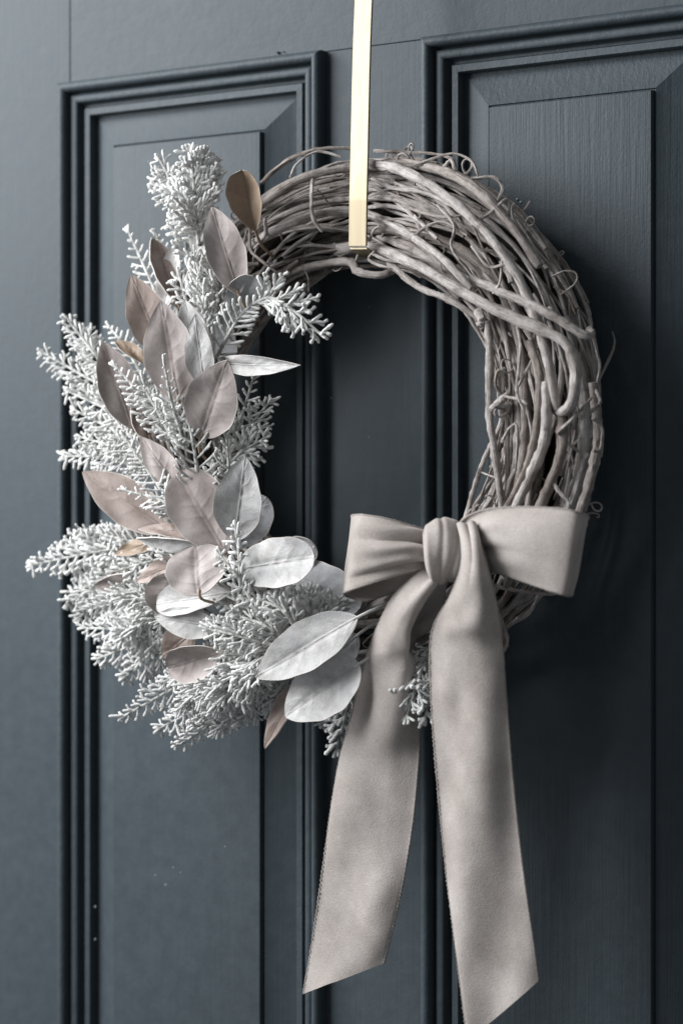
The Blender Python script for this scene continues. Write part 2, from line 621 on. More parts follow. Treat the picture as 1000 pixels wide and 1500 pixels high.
# thin tendrils, loops and side twigs
TWIGS = [
    ([(383, 268, .07), (405, 247, .07), (440, 226, .065), (480, 217, .058), (525, 218, .05)], .0016),
    ([(425, 260, .075), (435, 240, .075), (465, 222, .065), (500, 230, .06)], .0010),
    ([(465, 250, .06), (495, 238, .058), (530, 236, .052)], .0010),
    ([(548, 221, .05), (600, 223, .055), (640, 226, .06), (662, 232, .062)], .0012),
    ([(600, 245, .07), (635, 232, .07), (665, 225, .07), (690, 236, .07), (700, 258, .075)], .0009),
    ([(650, 245, .07), (662, 235, .072), (668, 262, .075)], .0014),
    ([(690, 262, .07), (722, 260, .068), (735, 275, .066), (728, 298, .07)], .0013),
    ([(690, 330, .09), (720, 310, .088), (742, 292, .08), (746, 318, .08)], .0011),
    ([(808, 405, .06), (826, 397, .058), (843, 400, .055), (842, 415, .055), (820, 432, .06)], .0007),
    ([(810, 420, .06), (830, 432, .058), (842, 460, .056)], .0007),
    ([(868, 492, .075), (874, 515, .07), (878, 540, .066), (873, 570, .064), (876, 600, .064)], .0009),
    ([(862, 605, .075), (878, 590, .07), (872, 570, .066)], .0013),
    ([(868, 612, .07), (880, 625, .062), (880, 655, .062), (868, 662, .068)], .0013),
    ([(815, 635, .1), (840, 612, .095), (866, 582, .085)], .0015),
    ([(820, 640, .098), (845, 660, .09), (858, 668, .085)], .0010),
    ([(740, 540, .082), (728, 545, .084), (726, 565, .084), (735, 580, .08)], .0012),
    ([(735, 580, .082), (760, 585, .088), (772, 592, .09)], .0010),
    ([(755, 572, .09), (768, 548, .092), (783, 520, .094)], .0010),
    ([(752, 455, .095), (762, 510, .095), (756, 570, .095), (766, 600, .095)], .0010),
    ([(735, 648, .08), (745, 628, .086), (757, 626, .088), (755, 690, .088)], .0010),
    ([(700, 690, .064), (726, 700, .07)], .0007),
    ([(365, 310, .08), (366, 345, .084), (368, 368, .086), (385, 383, .088), (404, 398, .086)], .0011),
    ([(388, 320, .085), (388, 345, .088), (372, 365, .088)], .0011),
    ([(345, 380, .075), (358, 352, .08), (362, 335, .082)], .0009),
    ([(458, 255, .07), (456, 290, .08), (458, 318, .082), (472, 340, .078)], .0013),
    ([(541, 352, .07), (547, 338, .076), (556, 330, .08)], .0009),
    ([(548, 368, .07), (540, 380, .072), (560, 390, .074), (600, 398, .072), (616, 407, .070)], .0010),
    ([(545, 372, .072), (570, 382, .075), (615, 384, .075)], .0010),
    ([(520, 385, .06), (525, 372, .062), (527, 366, .062)], .0010),
    ([(447, 396, .061), (452, 410, .061), (452, 428, .060)], .0006),
    ([(700, 455, .085), (705, 470, .088), (700, 478, .088)], .0026),
    ([(640, 300, .09), (665, 330, .095), (660, 360, .098), (672, 380, .098)], .0010),
    ([(590, 300, .075), (620, 312, .082), (655, 318, .09), (690, 312, .09)], .0011),
    ([(600, 350, .08), (628, 330, .085), (652, 326, .09), (684, 345, .095)], .0012),
    ([(690, 360, .1), (715, 390, .1), (742, 388, .1), (770, 402, .095)], .0010),
    ([(722, 430, .098), (732, 412, .1), (735, 380, .098)], .0010),
    ([(545, 262, .06), (575, 275, .066), (620, 282, .074), (660, 300, .085), (700, 330, .092)], .0015),
    ([(545, 270, .06), (580, 296, .066), (612, 322, .075), (640, 350, .085)], .0015),
    ([(806, 700, .1), (818, 720, .1), (832, 735, .098), (830, 750, .098)], .0012),
    ([(860, 665, .085), (850, 690, .09), (838, 730, .092), (825, 755, .092)], .0022),
    ([(760, 905, .085), (738, 925, .08), (743, 948, .08)], .0014),
    ([(730, 900, .09), (742, 935, .084), (738, 955, .084)], .0012),
    ([(790, 870, .08), (772, 900, .075), (745, 915, .075)], .0012),
    ([(700, 850, .09), (740, 862, .09), (800, 870, .085), (830, 862, .08)], .0014),
    ([(520, 905, .09), (560, 880, .095), (590, 862, .09)], .0030),
    ([(600, 945, .09), (625, 935, .092), (650, 922, .09)], .0020),
]
for pts, r in TWIGS:
    vine(px_path(pts, 18), r, 'twig', 6)
for _ in range(120):                                   # short broken side shoots over the bundle
    t = rng.uniform(-1.5, 2.7)
    phi = rng.uniform(-0.5, 2.9)
    a = ringpt(t, rng.uniform(0.8, 1.0), phi)
    rad = ringpt(t, 1.3, phi) - ringpt(t, 0.7, phi)
    rad /= np.linalg.norm(rad)
    tang = np.array([-math.sin(t), 0, math.cos(t)]) * rng.choice([-1, 1])
    side = np.cross(rad, tang)
    L = rng.uniform(0.012, 0.045)
    d = tang * rng.uniform(0.8, 1.4) + rad * rng.uniform(-0.1, 0.06) + side * rng.uniform(-0.6, 0.6)
    d /= np.linalg.norm(d)
    q1 = a + d * L * 0.4 + 0.10 * L * rng.standard_normal(3)
    q2 = q1 + unit(d + 0.5 * rng.standard_normal(3)) * L * 0.35
    q3 = q2 + unit(d - 0.6 * rad + 0.6 * rng.standard_normal(3)) * L * 0.3
    vine(catmull([a, q1, q2, q3], 12), rng.uniform(0.0006, 0.0012), 'twig', 5)
for _ in range(26):                                    # curled tendrils along the rim
    t = rng.uniform(-0.9, 2.4)
    phi = rng.choice([rng.uniform(-0.4, 0.9), rng.uniform(0.4, 2.6)])
    a = ringpt(t, 0.97, phi)
    rad = unit(ringpt(t, 1.3, phi) - ringpt(t, 0.7, phi))
    tang = np.array([-math.sin(t), 0, math.cos(t)]) * rng.choice([-1, 1])
    R_ = rng.uniform(0.004, 0.010)
    turns = rng.uniform(0.5, 1.3)
    m = 22
    q = np.linspace(0, 1, m)[:, None]
    an = q * turns * 2 * math.pi
    sp = R_ * (1 - 0.45 * q)
    pth = a + tang * (sp * np.sin(an) + q * R_ * 1.6) + rad * (R_ - sp * np.cos(an)) * 0.9 + np.cross(rad, tang) * q * rng.uniform(-0.012, 0.012)
    vine(pth, rng.uniform(0.0005, 0.0009), 'twig', 5)

# ------------------------------------------------------------------ leaves
TOCAM = -FWD


def leaf(base, tip, width, face, back, roll=0.0, cup=0.12, bend=0.10, tipx=0.92, basex=0.72, vein=1.3, twist=0.0, label=None, stem=0.018, curl=0.0):
    """base, tip: (x, y, offset); width in photo pixels."""
    a, b = np.array(P(*base)), np.array(P(*tip))
    ax = b - a
    L = np.linalg.norm(ax)
    ax = ax / L
    nrm = np.array(TOCAM)
    nrm = nrm - ax * np.dot(nrm, ax)
    nrm /= np.linalg.norm(nrm)
    sd = np.cross(ax, nrm)
    cr, sr = math.cos(roll), math.sin(roll)
    nrm, sd = nrm * cr + sd * sr, sd * cr - nrm * sr
    hw = width / 2 / 1980.0 / max(0.35, abs(cr))
    nu, nv = 64, 41
    u = np.linspace(0, 1, nu)[:, None]
    v = np.linspace(-1, 1, nv)[None, :]
    um = basex / (basex + tipx)
    sh = (np.clip(u, 1e-4, 1) ** basex) * (np.clip(1 - u, 1e-4, 1) ** tipx) / (um ** basex * (1 - um) ** tipx)
    sh = sh * (1 + 0.02 * np.sin(u * 23 + rng.uniform(0, 6)))
    sh = np.maximum(sh, 0.035 * (1 - u))
    W = hw * sh
    h = cup * W * (v ** 2) - 0.06 * hw * np.exp(-(v / 0.16) ** 2) * sh
    h = h + bend * L * (0.25 - (u - 0.5) ** 2) * 1.0
    h = h + curl * L * np.clip(u - 0.7, 0, 1) ** 2 * 4
    ph = u * rng.uniform(5.2, 6.6) - np.abs(v) ** 1.25 * rng.uniform(1.0, 1.4) + 0.4 * (v > 0) + rng.random() + 0.10 * np.sin(u * 11 + v * 3)
    fr = ph - np.floor(ph)
    ve = np.exp(-((fr - 0.5) / 0.055) ** 2) * np.clip(1.05 - np.abs(v) * 1.1, 0, 1) * np.clip(np.abs(v) * 10, 0, 1) * (0.45 + 0.55 * np.sin(ph * 2.1 + 1) ** 2)
    mid = np.exp(-(v * np.maximum(sh, 0.3) / 0.035) ** 2) * (1 - 0.5 * u)
    fold = fr - 0.5
    h = h + vein * 0.00035 * (sh > 0.12) * (ve - 0.9 * np.abs(fold) * np.clip(1 - np.abs(v), 0, 1)) + vein * 0.0006 * mid
    veinattr = np.clip(0.75 * mid + 0.6 * ve, 0, 1) * (0.9 if face in (LEAF_MAUVE, LEAF_TAN, LEAF_BROWN) else 0.5)
    rimattr = np.clip((np.abs(v) - 0.955) / 0.03, 0, 1) * np.ones_like(u) * 0.8
    h = h + 0.0008 * np.sin(u * 5 + v * 2 + rng.uniform(0, 6)) * sh + 0.0006 * np.sin(u * 9 - v * 4 + rng.uniform(0, 6)) * sh
    h = h + 0.0007 * np.clip(np.abs(v) - 0.6, 0, 1) * np.sin(u * 21 + rng.uniform(0, 6)) * sh
    tw = twist * (u - 0.5)
    X = v * W
    Xs = X * np.cos(tw) - h * 0
    Hs = h + X * np.sin(tw)
    pts = a + ax * (u * L)[..., None] + sd * Xs[..., None] + nrm * Hs[..., None]
    th = 0.00055
    top = (pts + nrm * th).reshape(-1, 3)
    bot = (pts - nrm * th).reshape(-1, 3)
    n = nu * nv
    V = np.vstack([top, bot]) - WO
    F, M = [], []
    for i in range(nu - 1):
        for j in range(nv - 1):
            q = (i * nv + j, i * nv + j + 1, (i + 1) * nv + j + 1, (i + 1) * nv + j)
            F.append(q); M.append(0)
            F.append(tuple(n + k for k in q[::-1])); M.append(1)
    for i in range(nu - 1):
        for j in (0, nv - 1):
            p, q = i * nv + j, (i + 1) * nv + j
            F.append((p, q, n + q, n + p) if j == 0 else (q, p, n + p, n + q)); M.append(2)
    o = mesh_obj('leaf', V, F, [face, back, LEAF_RIM if face not in (LEAF_WHITE, LEAF_GREY) else LEAF_WHITE], wreath, True, 60, M)
    for nm, arr in (('vein', veinattr), ('rim', rimattr)):
        at_ = o.data.attributes.new(nm, 'FLOAT', 'POINT')
        full = np.broadcast_to(arr, (nu, nv)).astype(np.float32).ravel()
        at_.data.foreach_set('value', np.concatenate([full, full]))
    if label:
        o['label'] = label
    # the leaf's stalk runs back into the ring
    s0 = a - WO
    s1 = s0 - ax * stem * 0.6 + np.array([0, 0.004, 0])
    s2 = s0 - ax * stem + np.array([0, 0.016, 0])
    Vs, Fs = tube(catmull([s0 + ax * 0.004, s0, s1, s2], 8), 0.0011, 6)
    mesh_obj('stalk', Vs, Fs, LEAF_BROWN if face not in (LEAF_WHITE, LEAF_GREY) else FLOCK, o)
    return o


Mv, Tn, Br, Wh, Gy = LEAF_MAUVE, LEAF_TAN, LEAF_BROWN, LEAF_WHITE, LEAF_GREY
leaf((374, 338, .095), (354, 249, .112), 46, Br, Mv, roll=-0.30, cup=0.75, bend=-0.05, tipx=.40, basex=.75, vein=.3, label='cupped brown leaf beside the bare twigs')
leaf((350, 432, .114), (310, 303, .118), 54, Mv, Br, roll=0.05, cup=0.25, tipx=.8)
leaf((335, 395, .098), (277, 342, .096), 40, Wh, Wh, roll=0.2, vein=.4)
leaf((258, 440, .085), (222, 348, .085), 38, Tn, Br, roll=0.6, cup=.3)
leaf((240, 455, .080), (262, 350, .080), 30, Wh, Wh, roll=-0.5, cup=.3)
leaf((240, 522, .112), (192, 402, .118), 58, Tn, Br, roll=-0.05, cup=.12)
leaf((262, 587, .134), (236, 440, .142), 72, Mv, Br, roll=-0.25, cup=.10, bend=.06)
leaf((306, 560, .126), (270, 438, .128), 48, Wh, Gy, roll=-0.30, cup=.2)
leaf((300, 568, .130), (286, 460, .134), 40, Wh, Gy, roll=-0.25, cup=.15, vein=1.3)
leaf((312, 560, .082), (312, 438, .088), 66, Gy, Gy, roll=0.1)
leaf((338, 470, .105), (372, 405, .112), 50, Gy, Gy, roll=0.15, tipx=.42, cup=.15)
leaf((312, 530, .115), (440, 535, .128), 27, Wh, Wh, roll=0.35, cup=.2, bend=.20, tipx=1.0, basex=.8)
leaf((294, 641, .128), (333, 527, .140), 76, Mv, Br, roll=-0.2, cup=.10, bend=.06)
leaf((194, 628, .098), (150, 500, .102), 58, Mv, Br, roll=0.25, cup=.25)
leaf((214, 532, .096), (168, 500, .098), 20, Br, Tn, roll=0.5, cup=.5)
leaf((222, 645, .112), (194, 592, .114), 30, Tn, Br, roll=0.5)
leaf((268, 722, .118), (206, 640, .124), 42, Mv, Br, roll=-0.15)
leaf((250, 778, .100), (121, 691, .110), 66, Tn, Br, roll=0.05, cup=.12, bend=.05)
leaf((332, 812, .128), (262, 692, .134), 84, Mv, Br, roll=-0.1, cup=.12, tipx=.5)
leaf((344, 792, .124), (360, 667, .135), 66, Wh, Gy, roll=-0.2, cup=.18, vein=1.8)
leaf((346, 802, .104), (390, 728, .110), 56, Gy, Gy, roll=-0.1, tipx=.5)
leaf((348, 834, .130), (461, 815, .142), 66, Wh, Gy, roll=-0.10, cup=.08, tipx=.42, basex=.55, vein=1.6)
leaf((392, 828, .100), (462, 800, .106), 48, Gy, Gy, roll=0.1, tipx=.45)
leaf((410, 838, .102), (528, 890, .104), 72, Gy, Gy, roll=-0.1, tipx=.5, basex=.6, label='dull grey leaf tucked behind the bow')
leaf((524, 904, .125), (374, 993, .142), 64, Wh, Wh, roll=0.40, cup=.10, vein=1.5, tipx=.85)
leaf((526, 972, .118), (418, 1050, .132), 76, Wh, Wh, roll=0.40, cup=.14, vein=1.2, tipx=.75, basex=.55)
leaf((524, 930, .095), (474, 975, .095), 44, Gy, Gy, roll=0.1)
leaf((446, 992, .105), (388, 1097, .112), 24, Tn, Br, roll=0.8, cup=.3, label='narrow tan leaf hanging below the white pair')
leaf((292, 872, .148), (286, 799, .138), 84, Mv, Br, roll=-0.30, cup=.10, tipx=.45, basex=.5, bend=.05, stem=.006)
leaf((338, 868, .128), (230, 886, .124), 44, Wh, Wh, roll=0.3, cup=.35, tipx=.5)
leaf((322, 918, .126), (227, 903, .126), 44, Wh, Wh, roll=-0.2, cup=.15)
leaf((268, 822, .112), (200, 853, .116), 26, Tn, Br, roll=0.5, cup=.3)
leaf((212, 846, .104), (137, 858, .108), 28, Mv, Br, roll=-0.5, cup=.3)
leaf((258, 838, .116), (232, 898, .120), 60, Mv, Br, roll=0.1, tipx=.55)
leaf((296, 786, .122), (203, 775, .126), 18, Tn, Br, roll=0.9, cup=.2)
leaf((296, 798, .124), (200, 788, .130), 18, Wh, Wh, roll=-0.8, cup=.3)
leaf((228, 794, .108), (168, 812, .110), 22, Br, Tn, roll=0.4)
leaf((325, 955, .122), (246, 978, .126), 54, Mv, Br, roll=-0.2, cup=.5, tipx=.55)
leaf((285, 925, .112), (238, 962, .114), 48, Tn, Br, roll=0.2)

# ------------------------------------------------------------------ frosted sprigs
TS = np.array([0, .16, .34, .52, .70, .86, .96])
TR = np.array([.72, .98, .90, 1.10, 1.02, 1.04, .66])
SIDES = 6
ANG = np.linspace(0, 2 * math.pi, SIDES, endpoint=False)
_f = []
for _k in range(len(TS) - 1):
    for _s in range(SIDES):
        _s2 = (_s + 1) % SIDES
        _f.append((_k * SIDES + _s, _k * SIDES + _s2, (_k + 1) * SIDES + _s2, (_k + 1) * SIDES + _s))
TQ = np.array(_f)
NVT = len(TS) * SIDES + 1
TT = np.array([((len(TS) - 1) * SIDES + s, (len(TS) - 1) * SIDES + (s + 1) % SIDES, NVT - 1) for s in range(SIDES)])


def fingers(segs):
    """segs: list of (p0, p1, p2, r): knobbly bent fingers, all in one vertex block."""
    p0 = np.array([s[0] for s in segs]); p1 = np.array([s[1] for s in segs]); p2 = np.array([s[2] for s in segs])
    r = np.array([s[3] for s in segs])
    m = len(segs)
    t = TS[None, :, None]
    C = (1 - t) ** 2 * p0[:, None] + 2 * t * (1 - t) * p1[:, None] + t * t * p2[:, None]
    T = 2 * (1 - t) * (p1 - p0)[:, None] + 2 * t * (p2 - p1)[:, None]
    T /= np.linalg.norm(T, axis=2)[..., None] + 1e-9
    ref = np.array([0.3, 0.85, 0.43])
    A = np.cross(T, ref)
    A /= np.linalg.norm(A, axis=2)[..., None] + 1e-9
    B = np.cross(T, A)
    ring = A[:, :, None] * np.cos(ANG)[None, None, :, None] + B[:, :, None] * np.sin(ANG)[None, None, :, None]
    rad = r[:, None, None] * TR[None, :, None] * (1 + 0.13 * rng.standard_normal((m, len(TS), SIDES)))
    V = C[:, :, None] + ring * rad[..., None]
    V = V.reshape(m, -1, 3)
    tipv = (p2 + (p2 - p1) * 0.02)[:, None]
    V = np.concatenate([V, tipv], axis=1)
    off = (np.arange(m) * NVT)[:, None, None]
    Q = (TQ[None] + off).reshape(-1, 4)
    Tr = (TT[None] + off).reshape(-1, 3)
    return V.reshape(-1, 3), Q, Tr


def fast_mesh(name, V, Q, Tr, mat, parent):
    me = bpy.data.meshes.new(name)
    nv, nq, nt_ = len(V), len(Q), len(Tr)
    me.vertices.add(nv)
    me.vertices.foreach_set('co', V.astype(np.float32).ravel())
    me.loops.add(nq * 4 + nt_ * 3)
    me.loops.foreach_set('vertex_index', np.concatenate([Q.ravel(), Tr.ravel()]).astype(np.int32))
    me.polygons.add(nq + nt_)
    me.polygons.foreach_set('loop_start', np.concatenate([np.arange(nq) * 4, nq * 4 + np.arange(nt_) * 3]).astype(np.int32))
    me.polygons.foreach_set('use_smooth', np.ones(nq + nt_, dtype=bool))
    me.materials.append(mat)
    me.update(calc_edges=True)
    me.validate()
    o = bpy.data.objects.new(name, me)
    COL.objects.link(o)
    o.parent = parent
    return o


def sprig(pts, wid, kind='cedar', rf=0.00110, tilt=None, dens=1.0):
    """pts: photo path base to tip with offsets; wid: frond width in photo pixels."""
    path = catmull([np.array(P(*p)) - WO for p in pts], 30)
    L = np.linalg.norm(np.diff(path, axis=0), axis=1).sum()
    hw = wid / 2 / 1950.0
    nrm0 = unit(np.array(TOCAM) + 0.26 * rng.standard_normal(3)) if tilt is None else unit(np.array(TOCAM) + tilt)
    rf = rf * rng.uniform(0.78, 1.02)
    segs = []
    V, F = tube(path, np.linspace(0.0016, 0.0009, 30), 6)
    root = mesh_obj('frosted_sprig', V, F, FLOCK_STEM, wreath, True)
    tan = np.gradient(path, axis=0)

    def at(t):
        x = t * 29
        i = min(28, int(x))
        f = x - i
        return path[i] * (1 - f) + path[i + 1] * f, unit(tan[i])

    if kind == 'fern':                                  # comb of single fingers
        n = int(L / 0.0034 * dens)
        for k in range(n):
            t = (k + 0.5) / n
            if t < 0.06:
                continue
            p, d = at(t)
            s = 1 if k % 2 else -1
            sdv = unit(np.cross(d, nrm0)) * s
            ln = hw * min(1, (t / 0.25 + 0.35)) * min(1.0, (1.06 - t) / 0.55) * rng.uniform(0.8, 1.15)
            dr = unit(sdv * 0.86 + d * 0.55 + nrm0 * rng.uniform(-0.2, 0.3))
            e = p + dr * ln
            segs.append((p, p + dr * ln * 0.55 + sdv * ln * 0.06, e + d * ln * 0.18, rf * rng.uniform(0.85, 1.1)))
            if ln > 0.010:
                for q in (0.45, 0.7):
                    b = p + dr * ln * q
                    dd = unit(dr * 0.8 + d * rng.uniform(-0.7, 0.8) + nrm0 * rng.uniform(-0.3, 0.3))
                    segs.append((b, b + dd * 0.0018, b + dd * rng.uniform(0.0028, 0.0045), rf * 0.9))
    elif kind == 'cedar':                               # flat double-branched frond
        n = int(L / 0.0043 * dens)
        for k in range(n):
            t = (k + 0.5) / n
            if t < 0.08:
                continue
            p, d = at(t)
            s = 1 if k % 2 else -1
            sdv = unit(np.cross(d, nrm0)) * s
            sdv = unit(sdv + nrm0 * rng.uniform(-0.35, 0.35))
            ln = hw * min(1, (t / 0.3 + 0.4)) * min(1.0, (1.08 - t) / 0.5) * rng.uniform(0.7, 1.2) * 1.12
            dr = unit(sdv * 0.75 + d * 0.66 + nrm0 * rng.uniform(-0.25, 0.35))
            e = p + dr * ln + d * ln * 0.15
            segs.append((p, p + dr * ln * 0.5, e, rf * 0.95))
            m = max(2, int(ln / 0.0029))
            for j in range(m):
                q = (j + 0.7) / m
                b = p + dr * ln * q + d * ln * 0.15 * q * q
                s2 = 1 if j % 2 else -1
                dd = unit(dr * 0.85 + np.cross(dr, nrm0) * 0.62 * s2 + nrm0 * rng.uniform(-0.35, 0.4))
                l2 = rng.uniform(0.0055, 0.0105) * min(1.0, (1.3 - q))
                segs.append((b, b + dd * l2 * 0.5, b + dd * l2 + dr * l2 * 0.15, rf * rng.uniform(0.85, 1.15)))
                if l2 > 0.0098:
                    b2 = b + dd * l2 * 0.5
                    d3 = unit(dd + 0.8 * rng.standard_normal(3))
                    segs.append((b2, b2 + d3 * 0.0018, b2 + d3 * 0.0036, rf * 0.9))
    else:                                               # plume: fingers all round the stem
        n = int(L / 0.0030 * dens)
        for k in range(n):
            t = (k + 0.5) / n
            p, d = at(t)
            for _ in range(3):
                a = rng.uniform(0, 2 * math.pi)
                s1 = unit(np.cross(d, nrm0))
                sdv = s1 * math.cos(a) + np.cross(s1, d) * math.sin(a)
                ln = hw * min(1, (t / 0.25 + 0.5)) * min(1.0, (1.2 - t) / 0.5) * rng.uniform(0.55, 1.1)
                dr = unit(sdv * 0.75 + d * rng.uniform(0.4, 0.9))
                e = p + dr * ln + d * ln * 0.25
                segs.append((p + dr * ln * 0.15, p + dr * ln * 0.55, e, rf * rng.uniform(0.8, 1.1)))
                for q in (0.5, 0.75, 0.95):
                    b = p + dr * ln * q + d * ln * 0.25 * q * q
                    dd = unit(dr * 0.9 + d * 0.3 + 0.5 * rng.standard_normal(3))
                    l2 = rng.uniform(0.005, 0.0095)
                    segs.append((b, b + dd * l2 * 0.5, b + dd * l2, rf * rng.uniform(0.8, 1.1)))
    p, d = at(1.0)
    for _ in range(3):
        dd = unit(d + 0.45 * rng.standard_normal(3))
        segs.append((p - d * 0.002, p + dd * 0.002, p + dd * 0.005, rf))
    V, Q, Tr = fingers(segs)
    c = fast_mesh('frosted_tips', V, Q, Tr, FLOCK, root)
    c['kind'] = 'stuff'
    return root


